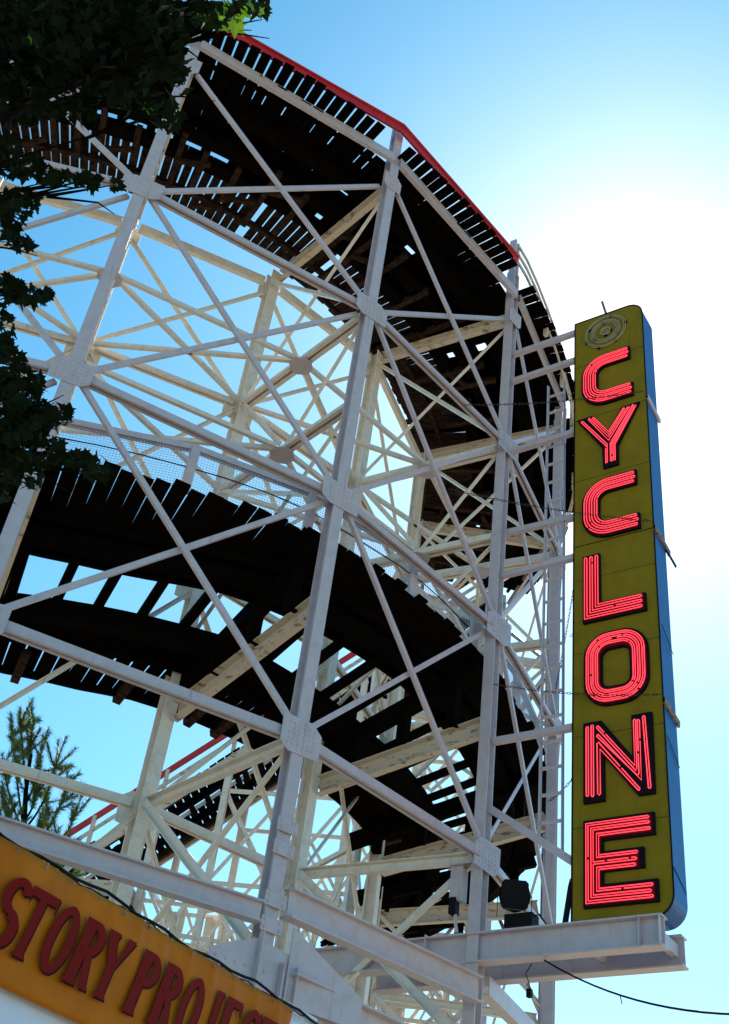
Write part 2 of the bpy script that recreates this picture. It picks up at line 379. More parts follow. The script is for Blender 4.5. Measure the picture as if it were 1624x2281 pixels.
for (a, b) in bays:
    t0, t1 = TH[a], TH[b]
    if a == 4: t1 = 27
    if a == 5 or t0 > 17: continue
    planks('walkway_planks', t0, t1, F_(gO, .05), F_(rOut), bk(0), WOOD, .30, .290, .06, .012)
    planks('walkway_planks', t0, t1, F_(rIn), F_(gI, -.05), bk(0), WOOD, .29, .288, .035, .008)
    for tab, d, wd, e in ((gO, .50, .32, .2), (gI, -.16, .32, -.5)):
        arcbeam('stringer', t0, t1, F_(tab, d), bk(-.15), wd, .28, WOOD)
        arcbeam('track_rail', t0, t1, F_(tab, e), bk(.16), .3, .2, WOOD)
    arcbeam('edge_beam', t0, t1, F_(gO, .05), bk(-.02), .1, .16, WOOD); arcbeam('edge_beam', t0, t1, F_(gI, -.04), bk(-.02), .1, .16, WOOD)
    arcbeam('stringer', t0, t1, F_(gO, .85), bk(-.09), .1, .14, WOOD)
    arcbeam('edge_beam', t0, t1, F_(rIn, .06), bk(-.05), .08, .14, WOOD)
    arcbeam('stringer', t0, t1, F_(gI, -.85), bk(-.09), .12, .14, WOOD)
    for tab, d0, d1 in ((gO, .16, .95), (gI, -.95, -.16)):
        mb = MB(); th = t0
        while th < t1:
            plank(mb, th, .585, lerp_tab(tab, th)+d0, lerp_tab(tab, th)+d1, bk(.06), .03)
            th += degrees(.60/13.5)
        mb.build('track_planks', WOOD, coaster)
    sp = 18.3/5; th = t0+sp*.35
    while th < t1-.4:
        TIE2.append(rbar(lerp_tab(gI, th)-.3, lerp_tab(gO, th)+.3, th, -.10, .17, .12, random.uniform(-.15, .15)))
        if random.random() < .3: JOIST.append(rbar(lerp_tab(rIn, th)-.1, lerp_tab(rIn, th)+.6, th-.6, -.1, .16, .16))
        th += sp*random.uniform(.93, 1.07)
for k in range(-2, 6):
    for rr in (14.5, 13.4, 12.3, 11.3):
        zb = 10.3+(rr-11.05)/4.25*.88; zt = bank(rr, 0)-.15
        mb = MB(); mb.bar(pol(rr, TH[k]+.35, zb), pol(rr, TH[k]+.35, zt), .2, .2, nrm(k)); mb.build('deck_post', WOOD, coaster)
    mb = MB(); mb.bar(pol(10.6, TH[k]+.35, bank(10.6, 0)-.22), pol(15.0, TH[k]+.35, bank(15.0, 0)-.22), .22, .34); mb.build('deck_bearer', WOOD, coaster)
pooled('track_tie', TIE2+TIES, WOOD, coaster); pooled('joist', JOIST, WOODBR, coaster)
# hand rails
mb = MB(); 
rp = [(-92.7, 24.0), (-74.4, 23.95), (-55.2, 24.12), (-38.2, 23.92)]
for i, ((a, ha), (b, hb)) in enumerate(zip(rp, rp[1:])):
    mb = MB(); mb.bar(pol(15.62, a, ha), pol(15.62, b, hb), .05, .26); mb.tube([pol(15.66, a, ha+.14), pol(15.66, b, hb+.14)], .035, 6)
    mb.build('red_handrail', RED, coaster)
RH = lambda th: lerp_tab([(-37, 24.45), (-31.3, 24.02), (-25.7, 23.72), (-18, 23.6), (10, 23.6)], th)
ths = [-38.4, -36.5, -34, -31, -28, -25, -22, -18.7, -14, -9.5, -5, -.4, 9]
for (a, b) in zip(ths, ths[1:]):
    for dz in (0, -.33, -.64):
        mb = MB(); mb.bar(pol(15.66, a, RH(a)+dz), pol(15.66, b, RH(b)+dz), .04, .10); mb.build('white_handrail', WOODWH, coaster)
for a in (-31, -25, -18.7, -9.5, -.4):
    mb = MB(); mb.bar(pol(15.6, a, RH(a)-.9), pol(15.6, a, RH(a)+.08), .11, .10, nrm(2)); mb.build('handrail_post', WOODWH, coaster)
NR = lambda th: lerp_tab(rOut, th)-.16
def nr(th, z): r_ = NR(th); return pol(r_, th, bank(r_, th)+z)
for (a, b) in ((-92.7, -83.5), (-83.5, -74.4), (-74.4, -64.5), (-64.5, -55.5), (-55.5, -45.5), (-45.5, -37), (-37, -28), (-28, -18.7)):
    mb = MB(); mb.prism(lsec(.12, .12, .02), nr(a, 1.03), nr(b, 1.03)); mb.build('white_handrail', WHITE, coaster)
    mb = MB(); mb.bar(nr(b, .06), nr(b, 1.05), .16, .09, nrm(1)); mb.build('handrail_post', WHITE, coaster)
    mb = MB(); A, B = nr(a, 0), nr(b, 0); L = (B-A).length; n = int(L/.055)
    for i in range(n+1):
        p = A.lerp(B, i/n); mb.bar(p+UPZ*.06, p+UPZ*1.0, .0055, .0055, nrm(1))
    for j in range(17): mb.bar(A+UPZ*(.08+.055*j), B+UPZ*(.08+.055*j), .0055, .0055)
    mb.build('safety_net', NETW, coaster)
mb = MB(); pts = [nr(a, .62+.03*sin(a*.4)) for a in range(-92, -37, 3)]; mb.tube(pts, .012, 5); mb.build('rail_cable', BLACK, coaster)
# heavy girders at the base
chord(-1, 5.5, 'o', isec(.2, .29, .025, .02), 'girder', .24, d0=.1, d1=.2)
chord(0, 5.5, 'o', isec(.2, .29, .025, .02), 'girder', .24, d0=0, d1=.2)
chord(1, 5.78, 'o', isec(.22, .42, .03, .02), 'girder', .20, d0=.18, d1=.15, h2=5.96)
chord(2, 6.17, 'o', csec(.2, .3), 'girder', .1)
chord(1, 4.55, 'o', isec(.3, .62, .03, .02), 'girder', .28, d0=.35, d1=.1)
chord(0, 4.35, 'o', isec(.3, .5, .03, .02), 'girder', .10, d0=.35, d1=.3)
# base joint of the near column: plates and bolted flanges
n1 = nrm(1); t1_ = V((-n1.y, n1.x, 0)); c1 = po(1, 0)
mb = MB(); c = c1+n1*.16+UPZ*4.75
mb.plate([c+t1_*x+UPZ*y for x, y in ((-.9, -.35), (.35, -.35), (.42, .35), (-.2, .42), (-.9, .1))], n1, .02)
for x in range(6):
    for y in range(3): mb.rivet(c+t1_*(-.8+.16*x)+UPZ*(-.28+.15*y)+n1*.02, n1, .028)
mb.build('base_gusset', WHITE, coaster)
mb = MB(); c = c1+n1*.2+t1_*.45+UPZ*4.75
mb.plate([c+t1_*x+UPZ*y for x, y in ((-.1, -.3), (1.25, -.3), (1.25, .12), (-.1, .72))], n1, .02); mb.build('base_gusset', WHITE, coaster)
for q in (-.17, .24, .48):
    mb = MB(); mb.bar(c1+n1*.24+t1_*q+UPZ*4.2, c1+n1*.24+t1_*q+UPZ*(5.25 if q < 0 else 4.95), .10, .02, t1_); mb.build('splice_plate', WHITE, coaster)
for h in (5.4, 5.75, 6.5, 6.85):
    mb = MB(); mb.bar(c1+n1*.17+UPZ*(h-.1), c1+n1*.17+UPZ*(h+.1), .36, .03, n1)
    for x in (-.13, .13):
        for z in (-.05, .05): mb.rivet(c1+n1*.185+t1_*x+UPZ*(h+z), n1, .03)
    mb.build('splice_plate', WHITE, coaster)

# ------------------------------------------------------------------ sign plane
CS = V((2.931, 19.898)); SD = V((.79745, -.60339)); SN = V((.60339, .79745))   # t along the face to the right, SN away from the viewer
def S(t, h, d=0): p = CS+SD*t+SN*d; return V((p.x, p.y, h))
SD3 = V((SD.x, SD.y, 0)); SN3 = V((SN.x, SN.y, 0))
mb = MB(); mb.prism(isec(.26, .50, .03, .02), S(-3.35, 6.64, -.05), S(3.33, 6.70, -.05)); mb.build('sign_beam', WHITE, coaster)
for x in (-.9, 2.95, 3.28):
    mb = MB(); mb.bar(S(x, 6.45, -.13), S(x, 6.95, -.13), .015, .12, SN3); mb.build('stiffener_plate', WHITE, coaster)
mb = MB(); mb.prism(isec(.26, .50, .03, .02), S(-2.6, 6.70, 1.05), S(3.25, 6.76, 1.05)); mb.build('sign_beam', WHITE, coaster)
for x in (1.9, 3.1):
    mb = MB(); mb.prism(csec(.12, .2), S(x, 6.76, .1), S(x, 6.76, .98)); mb.build('cross_beam', WHITE, coaster)

U0 = 1.75   # left edge of the sign in t
sign = thing('neon_sign', 'tall olive and blue vertical sign with red neon capital letters and an unlit spiral', 'sign', S(U0+.85, 6.95, .3))
def su(u, h, d=0): return S(U0+u, h, d)
W_, SB, ST, RC, DEP = 1.74, 6.95, 21.33, .36, .60
outl = [(0, SB), (W_-RC, SB)]+[(W_-RC+RC*sin(a), SB+RC-RC*cos(a)) for a in [radians(11.25*i) for i in range(1, 8)]]+[(W_, SB+RC), (W_-.08, ST-RC)]
outl += [(W_-.08-RC+RC*cos(a), ST-RC+RC*sin(a)) for a in [radians(11.25*i) for i in range(1, 9)]]+[(0, ST)]
def sheet(name, pts, d0, d1, m, parent, smooth=False):
    mb = MB(); mb.plate([su(u, h, d0) for u, h in pts], SN3, d1-d0); return mb.build(name, m, parent, smooth)
face = sheet('sign_face', [(max(.012, min(u, W_-.012)) if 1 else u, h) for u, h in outl], -.012, .03, OLIVE, sign)
# side casing (blue band all round)
mb = MB(); N = len(outl); b = 0
for (u, h) in outl:
    for d in (0, DEP): mb.v.append(su(u, h, d))
for i in range(N): j = (i+1) % N; mb.f.append((2*i, 2*i+1, 2*j+1, 2*j))
mb.f.append(tuple(2*i+1 for i in range(N)))
mb.build('side_casing', BLUE, sign)
mb = MB()
for i in range(27):
    h = SB+.3+.52*i
    for u in (.05, W_-.06-max(0, h-SB)*.0055):
        mb = MB(); mb.rivet(su(u, h, -.012), -SN3, .011); mb.build('face_screw', RUST, sign)
# dark edge trim round the face
mb = MB(); pts = [su(u, h, -.02) for u, h in outl]
for i in range(N):
    mb.bar(pts[i], pts[(i+1) % N], .022, .022, SN3)
mb.build('edge_trim', RACE, sign)
# panel seams
mb = MB()
for h, wd in ((19.83, .006), (18.15, .007), (16.39, .007), (14.65, .018), (13.79, .006), (12.1, .006), (10.33, .007), (8.6, .006)):
    mb.bar(su(.01, h, -.0135), su(W_-.01-max(0, h-SB)*.0055, h, -.0135), wd, .004, SN3)
mb.build('panel_seams', RACE, sign)
mb = MB()
for h in (12.4, 10.1, 7.75):
    mb.bar(su(W_+.002, h, .02), su(W_+.002, h-.25 if h < 8 else h-.35, DEP-.02), .004, .012, SD3)
mb.build('casing_seams', RACE, sign)

def arc(cx, cy, r, a0, a1, n=7): return [(cx+r*cos(radians(a0+(a1-a0)*i/n)), cy+r*sin(radians(a0+(a1-a0)*i/n))) for i in range(n+1)]
def offs(pts, d):     # left-hand offset of an open polyline, mitred
    o = []; n = len(pts)
    for i in range(n):
        ns = []
        for a, b in ((i-1, i), (i, i+1)):
            if a < 0 or b >= n: continue
            dx, dy = pts[b][0]-pts[a][0], pts[b][1]-pts[a][1]; L = hypot(dx, dy)
            if L < 1e-9: continue
            ns.append((-dy/L, dx/L))
        nx = sum(q[0] for q in ns)/len(ns); ny = sum(q[1] for q in ns)/len(ns); q2 = nx*nx+ny*ny; q2 = max(q2, .12)
        o.append((pts[i][0]+nx*d/q2, pts[i][1]+ny*d/q2))
    return o
def backing(polys, holes=None):
    # raised letter box: dark sides, red plate of painted neon glow in front
    for k_, poly in enumerate(polys): pass
def letter(poly, loops, hole=None, glow_outline=None):
    mb = MB(); D0, D1 = -.075, -.016
    if hole is None:
        mb.plate([su(u, h, D0) for u, h in poly], SN3, D1-D0)
    else:
        n = len(poly); b = 0
        for (A, B) in ((poly, 0), (hole, 1)):
            for u, h in A: mb.v.append(su(u, h, D0)); mb.v.append(su(u, h, D1))
        for i in range(n):
            j = (i+1) % n; o = 2*n
            mb.f.append((2*i, 2*i+1, 2*j+1, 2*j)); mb.f.append((o+2*i, o+2*j, o+2*j+1, o+2*i+1))
            mb.f.append((2*i, 2*j, o+2*j, o+2*i)); mb.f.append((2*i+1, o+2*i+1, o+2*j+1, 2*j+1))
    L = mb.build('letter_casing', RACE, sign)
    if glow_outline:
        tp = [su(u, h, -.081) for u, h in glow_outline]; mb = MB(); mb.plate(tp, SN3, .004) if hole is None else None
        if hole is None: mb.build('painted_neon_glow', GLOWRED, L)
    elif hole is not None:
        n = len(poly); mb = MB(); cu = sum(p[0] for p in poly)/n; ch = sum(p[1] for p in poly)/n
        A = [(cu+(u-cu)*.94, ch+(h-ch)*.95) for u, h in poly]; B = [(cu+(u-cu)*1.14, ch+(h-ch)*1.10) for u, h in hole]
        for Q in (A, B):
            for u, h in Q: mb.v.append(su(u, h, -.081))
        for i in range(n): j = (i+1) % n; mb.f.append((i, j, n+j, n+i))
        mb.build('painted_neon_glow', GLOWRED, L)
    for lp in loops:
        mb = MB(); closed = lp[0] == 'c'; pts = lp[1] if isinstance(lp[0], str) else lp
        P = []
        for u, h in pts:
            q = su(u, h, -.105)
            if not P or (P[-1]-q).length > .004: P.append(q)
        mb.tube(P, .0105, 8, closed=closed); mb.build('neon_tube', NEON, L, True)
        sl = MB()
        for q in range(random.choice((1, 2, 2, 3))):
            i = random.randint(1, len(P)-1); a_, b_ = P[i-1], P[i]
            if (b_-a_).length > .25: f = random.uniform(.1, .9); c_ = a_.lerp(b_, f); d_ = (b_-a_).normalized()*.02; sl.tube([c_-d_, c_+d_], .0145, 8)
            else: sl.tube([a_.lerp(b_, .3), a_.lerp(b_, .7)], .0145, 8)
        if sl.v: sl.build('tube_sleeve', RACE, L)
        for i in range(2, len(P)-1, 5):
            p = (P[i]+P[i-1])/2; one('bar', p, p+SN3*.026, .012, .012, UPZ).build('tube_support', RACE, L)
    # the dark red plate just proud of the casing paints the neon's glow
    return L
def uloop(c, a, b, e0=0, e1=0):
    """pair of parallel tubes a and b off the centre line joined by a bend at one end; returns one open tube"""
    A = offs(c, a); B = offs(c, b)
    def ext(P, e, end):
        i, j = (-1, -2) if end else (0, 1)
        dx, dy = P[i][0]-P[j][0], P[i][1]-P[j][1]; L = hypot(dx, dy); P[i] = (P[i][0]+dx/L*e, P[i][1]+dy/L*e)
    for P in (A, B): ext(P, e1, True); ext(P, e0, False)
    r = abs(a-b)/2
    def cap(P, Q, end):
        i, j = (-1, -2) if end else (0, 1)
        cx, cy = (P[i][0]+Q[i][0])/2, (P[i][1]+Q[i][1])/2
        dx, dy = P[i][0]-P[j][0], P[i][1]-P[j][1]; L = hypot(dx, dy); dx /= L; dy /= L
        ex, ey = (P[i][0]-cx)/r, (P[i][1]-cy)/r
        return [(cx+r*(ex*cos(t)+dx*sin(t)), cy+r*(ey*cos(t)+dy*sin(t))) for t in [pi*k/5 for k in range(1, 5)]]
    c1 = cap(A, B, True); c0 = cap(B, A, False)
    return ('c', A+c1+list(reversed(B))+c0)
OFFP = ((.150, .098), (.036, -.016), (-.078, -.130))
def Cshape(hb, ht_, u0=.2, u1=1.40, u2=1.44):
    s = .195; R = .40
    c = [(u1-.02, ht_-s)]+arc(u0+s+R, ht_-s-R, R, 90, 180, 9)+arc(u0+s+R, hb+s+R, R, 180, 270, 9)+[(u2-.02, hb+s)]
    A, B = offs(c, s), offs(c, -s)
    poly = A+list(reversed(B))
    cc = [(u1-.10, c[0][1])]+c[1:-1]+[(u2-.10, c[-1][1])]
    E = ((0.0, .0), (.03, .03), (.01, .01))
    c2_ = [(u1-.06, c[0][1])]+c[1:-1]+[(u2-.06, c[-1][1])]
    letter(poly, [uloop(cc, a, b, e[0], e[1]) for (a, b), e in zip(OFFP, E)], None, offs(c2_, s-.045)+list(reversed(offs(c2_, -s+.045))))
Cshape(18.38, 19.93, .19, 1.37, 1.42)
Cshape(14.69, 16.23, .20, 1.42, 1.46)
# Y
letter([(.68, 16.51), (1.02, 16.51), (1.02, 17.05), (1.53, 18.11), (1.13, 18.11), (.80, 17.52), (.46, 18.11), (.08, 18.11), (.66, 17.10)],
       [('c', [(.86, 16.62), (.875, 16.61), (.895, 16.62), (.895, 17.10), (1.41, 18.02), (1.40, 18.04), (1.375, 18.02), (.86, 17.12)]),
        ('c', [(.79, 16.62), (.775, 16.61), (.755, 16.60), (.755, 17.10), (.20, 17.98), (.205, 18.01), (.235, 18.00), (.79, 17.13)]),
        ('c', [(.825, 17.22), (.37, 18.0), (.375, 18.03), (.40, 18.02), (.825, 17.32), (1.27, 18.02), (1.295, 18.035), (1.31, 18.01)]),
        ('c', [(.825, 17.40), (.46, 18.0), (.465, 18.03), (.49, 18.02), (.825, 17.47), (1.17, 18.02), (1.195, 18.035), (1.205, 18.01)]),
        ('c', [(.93, 16.62), (.945, 16.61), (.965, 16.62), (.965, 17.06), (1.46, 18.0), (1.45, 18.0), (.93, 17.08)])])
# L
cl = [(.40, 14.22), (.40, 12.92), (1.40, 12.92)]
letter([(.22, 14.31), (.58, 14.31), (.59, 13.12), (1.49, 13.12), (1.50, 12.72), (.22, 12.72)], [uloop(cl, a, b, 0, 0) for a, b in OFFP], None, [(.26, 14.25), (.545, 14.25), (.545, 13.08), (1.45, 13.08), (1.45, 12.77), (.26, 12.77)])
# O
def rrect(u0, u1, h0, h1, R):
    return arc(u1-R, h1-R, R, 0, 90)+arc(u0+R, h1-R, R, 90, 180)+arc(u0+R, h0+R, R, 180, 270)+arc(u1-R, h0+R, R, 270, 360)
letter(rrect(.24, 1.50, 10.85, 12.42, .50), [('c', rrect(.24+d, 1.50-d, 10.85+d, 12.42-d, max(.09, .50-d*.95))) for d in (.065, .105, .155, .195, .245, .285)], rrect(.60, 1.14, 11.23, 12.03, .16))
# N
letter([(.23, 9.01), (.62, 9.01), (.62, 9.84), (1.22, 9.02), (1.52, 9.02), (1.52, 10.56), (1.14, 10.56), (1.14, 9.76), (.58, 10.56), (.23, 10.56)],
       [uloop([(.32, 10.44), (.32, 9.14)], .021, -.021), uloop([(.415, 10.46), (.415, 9.12)], .021, -.021),
        ('c', [(.505, 10.10), (.53, 10.12), (1.27, 9.12), (1.255, 9.09), (1.235, 9.10), (.56, 9.98), (.56, 9.13), (.535, 9.11), (.51, 9.13)]),
        ('c', [(.50, 10.24), (.51, 10.27), (.53, 10.27), (1.30, 9.27), (1.30, 10.40), (1.28, 10.43), (1.26, 10.43), (1.26, 9.40), (1.24, 9.36)]),
        ('c', [(.50, 10.41), (.51, 10.44), (.53, 10.44), (1.19, 9.56), (1.19, 10.42), (1.21, 10.45), (1.23, 10.43), (1.225, 9.50), (1.21, 9.46)]),
        uloop([(1.38, 10.46), (1.44, 9.12)], .021, -.021)])
# E
letter([(.23, 7.18), (1.51, 7.18), (1.51, 7.55), (.58, 7.55), (.58, 7.76), (1.29, 7.76), (1.29, 8.11), (.58, 8.11), (.58, 8.30), (1.49, 8.30), (1.49, 8.69), (.23, 8.69)],
       [('c', [(1.39, 8.62), (.29, 8.62), (.29, 7.24), (1.42, 7.24), (1.435, 7.26), (1.42, 7.28), (.33, 7.28), (.33, 8.58), (1.39, 8.58), (1.405, 8.60)]),
        ('c', [(1.40, 8.53), (.38, 8.53), (.38, 7.33), (1.39, 7.33), (1.405, 7.35), (1.39, 7.37), (.42, 7.37), (.42, 7.89), (1.16, 7.89), (1.175, 7.91), (1.16, 7.93), (.42, 7.93), (.42, 8.49), (1.40, 8.49), (1.415, 8.51)]),
        ('c', [(1.41, 8.42), (.48, 8.42), (.48, 8.0), (1.18, 8.0), (1.195, 8.02), (1.18, 8.04), (.52, 8.04), (.52, 8.38), (1.41, 8.38), (1.425, 8.40)]),
        ('c', [(.48, 7.43), (1.42, 7.43), (1.435, 7.45), (1.42, 7.47), (.52, 7.47), (.52, 7.79), (1.14, 7.79), (1.155, 7.81), (1.14, 7.83), (.48, 7.83)])], None, [(.27, 7.22), (1.45, 7.22), (1.45, 7.50), (.54, 7.50), (.54, 7.77), (1.2, 7.77), (1.2, 8.07), (.54, 8.07), (.54, 8.35), (1.44, 8.35), (1.44, 8.65), (.27, 8.65)])
# unlit spiral above the letters
cx, cy = .775, 20.70
mb = MB(); pts = []
for i in range(0, 100):
    a = i*.14; r = .03+.49*(i/99)
    pts.append(su(cx+r*cos(a), cy+r*sin(a), -.06))
for rr in (.50, .46, .36, .32, .27, .12, .10, .05):
    mb.tube([su(cx+rr*cos(2*pi*i/28), cy+rr*sin(2*pi*i/28)*1.0, -.06) for i in range(28)], .007, 6, closed=True)
sp = mb.build('spiral_tube', DEADN, sign)
for a, r in ((10, .5), (75, .5), (150, .46), (200, .5), (250, .5), (300, .46), (330, .32), (100, .32), (210, .32), (0, .12), (270, .12)):
    x, y = cx+r*cos(radians(a)), cy+r*sin(radians(a)); one('bar', su(x-.03, y, -.04), su(x+.03, y-.01, -.04), .04, .06).build('tube_holder', RACE, sp)
# arms holding the sign
for h in (21.08, 20.15, 17.88, 14.42, 10.55):
    mb = MB(); mb.prism(lsec(.12, .12, .014), S(.10, h, .02), S(U0+.02, h, .02)); mb.build('support_arm', WHITE, sign)
mb = MB(); mb.prism(lsec(.13, .13, .014), S(.08, 9.18, .05), S(U0+.02, 7.95, .05)); mb.build('support_arm', WHITE, sign)
mb = MB(); mb.prism(lsec(.12, .12, .014), V((-.2, 22.1, 15.6)), su(0, 15.7, .3)); mb.build('support_arm', WHITE, sign)
for h, ln in ((18.22, .72), (14.65, .8), (10.77, .72)):
    mb = MB(); p = su(W_-(h-SB)*.0055+.015, h, -.03); q = p+SN3*ln-UPZ*.12
    mb.prism(csec(.05, .13, .01), p, q); mb.build('chain_bracket', RUST if h < 18 else WHITE, sign)
mb = MB(); p = su(W_-.02, 14.5, .55); mb.bar(p, p+SN3*.55-UPZ*.06, .03, .05); mb.build('chain_bracket', BLACK, sign)
mb = MB(); mb.prism(lsec(.05, .05, .01), su(.75, 21.3, .1), su(.62, 21.95, .1)); mb.build('lifting_lug', RUST, sign)
mb = MB(); mb.tube([su(-.04, 7.75, .1), su(-.05, 7.6, .05), su(-.13, 7.0, .02)], .05, 8); mb.build('power_conduit', BLACK, sign, True)
for x in (.12, 1.1):
    mb = MB(); mb.plate([su(x, 6.88, -.02), su(x+.22, 6.88, -.02), su(x+.05, 7.02, -.02)], SN3, .1); mb.build('mounting_bracket', WHITE, sign)

# chains
def chain(a, b, sag, label):
    a = V(a); b = V(b); L = (b-a).length; n = int(L/.078); mb = MB()
    for i in range(n):
        t0, t1 = i/n, (i+1)/n
        f = lambda t: a.lerp(b, t)-UPZ*(4*sag*t*(1-t))
        p, q = f(t0), f(t1); d = (q-p).normalized(); c = (p+q)/2; s_ = d.orthogonal().normalized()
        if i % 2: s_ = d.cross(s_)
        hl, hw = .050, .017
        mb.tube([c+d*hl, c+d*hl*.6+s_*hw, c-d*hl*.6+s_*hw, c-d*hl, c-d*hl*.6-s_*hw, c+d*hl*.6-s_*hw], .0065, 4, closed=True)
    o = mb.build('chain', CHAINM); tag(o, label, 'chain', 'chains steadying the sign'); return o
pb = lambda f, h: po(1, h).lerp(po(2, h), f)+nrm(1)*.15
chain(su(1.70, 18.24, -.2), pb(.66, 17.97), .12, 'uppermost dark chain running from the coaster to the first bracket beneath the letter C')
chain(su(1.72, 14.67, -.2), pb(.60, 15.35), .10, 'dark chain crossing the second letter C to the middle bracket')
chain(su(1.74, 10.79, -.2), po(2, 11.78, .2)+V((-.12, 0, 0)), .10, 'dark chain crossing the foot of the letter O to the lowest bracket')
chain(su(0, 15.65, .5), po(3, 13.7, .2)-V((.3, .6, 0)), .12, 'short dark chain behind the ladder left of the second letter C')
chain(su(0, 13.1, .4), S(1.45, 12.9, .5), .04, 'short dark chain near the ladder left of the letter L')
chain(su(0, 10.0, .4), S(.9, 9.6, .8), .08, 'short dark chain behind the ladder left of the letter N')
# ladder
lad = thing('ladder', 'long white steel ladder standing between the coaster and the left edge of the sign', 'ladder', S(1.2, 8.3, .3))
for t0, t1, ha, hb in ((.97, .93, 8.62, 19.9), (1.42, 1.34, 8.32, 19.9)):
    mb = MB(); mb.bar(S(t0, ha, .30), S(t1, hb, .30), .06, .02, SD3); mb.bar(S(t0, ha, .33), S(t1, hb, .33), .012, .05, SD3); mb.build('ladder_rail', WHITE, lad)
for i in range(21):
    h = 8.95+.53*i; f = (h-8.3)/11.6; a, b = .97-.04*f, 1.42-.08*f
    mb = MB(); mb.bar(S(a+.03, h, .32), S(b-.03, h, .32), .03, .06); mb.build('rung', WHITE, lad)

# ------------------------------------------------------------------ floodlight on the sign beam
fl = thing('floodlight', 'black floodlight with its back turned standing on the sign beam', 'floodlight', S(.7, 7.0, .15))
def rbox(mb, c, ax, dims, ch=.06):
    x, y, z = ax; a, b, d = [q/2 for q in dims]
    pts = [(-a+ch, -d), (a-ch, -d), (a, -d+ch), (a, d-ch), (a-ch, d), (-a+ch, d), (-a, d-ch), (-a, -d+ch)]
    mb.prism([(u, v) for u, v in pts], c-y*b, c+y*b, z)
mb = MB(); tl = V((.15, .95, .28)).normalized(); xx = tl.cross(UPZ).normalized(); zz = xx.cross(tl)
rbox(mb, S(.62, 7.62, .15), (xx, tl, zz), (.46, .24, .48), .05); mb.prism([(.28*cos(radians(a)), .28*sin(radians(a))) for a in range(0, 360, 30)], S(.62, 7.62, .15)+tl*.13, S(.62, 7.62, .15)+tl*.22, zz)
mb.build('lamp_head', BLACK, fl)
for sx in (-.29, .29):
    mb = MB(); mb.bar(S(.62+sx*.0, 7.22, .15)+xx*sx, S(.62, 7.62, .15)+xx*sx, .05, .012, xx); mb.build('yoke', BLACK, fl)
mb = MB(); mb.bar(S(.50, 7.14, .15), S(1.02, 7.14, .15), .26, .22); mb.build('ballast_box', BLACK, fl)
mb = MB(); mb.tube([S(1.02, 7.2, .1), S(1.12, 7.22, .08), S(1.3, 6.98, .05), S(1.38, 6.94, .05)], .013, 6); mb.build('power_cable', BLACK, fl)
# junction box on the column
jb = thing('junction_box', 'white metal junction box with conduit fixed left of the column over the sign beam', 'electrical box', S(-.36, 7.5, -.05))
mb = MB(); rbox(mb, S(-.38, 7.82, -.05), (SD3, SN3, UPZ), (.24, .2, .62), .012); mb.build('box_body', WHITE, jb)
mb = MB(); mb.bar(S(-.52, 8.15, -.06), S(-.24, 8.15, -.06), .26, .02); mb.build('box_lid', WHITE, jb)
mb = MB(); rbox(mb, S(-.42, 7.42, -.1), (SD3, SN3, UPZ), (.14, .14, .3), .02); mb.build('meter', BLACK, jb)
mb = MB(); mb.tube([S(-.38, 7.35, -.1), S(-.38, 7.2, -.1), S(-.33, 6.96, -.1)], .03, 8); mb.build('conduit', WHITE, jb)
# hanging cable
mb = MB(); a, b = S(1.3, 6.40, -.05), S(8.5, 4.3, -5.0)
mb.tube([a.lerp(b, i/24)-UPZ*(1.35*4*.5*(i/24)*(1-i/24)) for i in range(25)], .016, 6)
mb.tube([a.lerp(b, .245)-UPZ*.5, a.lerp(b, .25)-UPZ*.62], .008, 4)
cb = mb.build('power_cable', BLACK, None, True); tag(cb, 'thin black cable sagging from the sign beam into the sky at lower right', 'cable')
mb = MB(); mb.tube([S(1.0, 6.42, .1), S(.92, 6.25, .05), S(1.02, 6.05, 0), S(1.02, 5.98, 0)], .009, 5); mb.bar(S(1.02, 5.98, 0), S(1.02, 5.85, 0), .08, .08, SN3)
tag(mb.build('hanging_plug', BLACK), 'small black plug dangling on a wire beneath the sign beam', 'plug')

# ------------------------------------------------------------------ banner on the booth
BA = V((-1.585, 6.783)); baz = radians(55.6); BD = V((cos(baz), sin(baz))); BN = V((BD.y, -BD.x))   # BN towards the viewer
def Bp(x, h, d=0): p = BA+BD*x+BN*d; return V((p.x, p.y, h))
BN3 = V((BN.x, BN.y, 0)); BD3 = V((BD.x, BD.y, 0))
booth = thing('ticket_booth', 'white flat-topped booth carrying the yellow banner at lower left', 'booth', Bp(1, GZ, -1))
mb = MB(); mb.bar(Bp(-3, (GZ+2.36)/2, -.85), Bp(3.18, (GZ+2.36)/2, -.85), 1.6, 2.36-GZ); mb.build('wall', BOOTH, booth)
mb = MB(); mb.bar(Bp(-3.05, 2.40, -.88), Bp(3.24, 2.40, -.88), 1.70, .05); mb.build('roof', BLACK, booth)
mb = MB()
for i in range(9): mb.bar(Bp(2.84+.045*i, 1.5, -.03), Bp(2.84+.045*i, 2.44, -.03), .004, .012, BD3)
mb.bar(Bp(2.80, 1.98, -.035), Bp(3.22, 1.98, -.035), .01, 1.0); mb.build('slatted_panel', BOOTH, booth)
mb = MB(); mb.tube([Bp(-2.9+6.14*i/40, 2.455+.012*sin(i*1.7)+.012*sin(i*.6), -.01) for i in range(41)]+[Bp(3.235, 2.42, -.02), Bp(3.23, 2.25, -.02)], .011, 6); mb.build('roof_cable', BLACK, booth, True)
mb = MB(); mb.tube([Bp(-2.9+6.14*i/60, 2.43+.01*sin(i*2.3), .005) for i in range(61)], .005, 5); mb.build('lashing_cord', BLACK, booth)
SL = .24; H0, H9 = 1.70, 2.425
ban = thing('banner', 'yellow vinyl banner with red serif capitals hung on the booth', 'banner', Bp(1.2, 2.0, .02))
mb = MB(); nx, ny = 150, 14
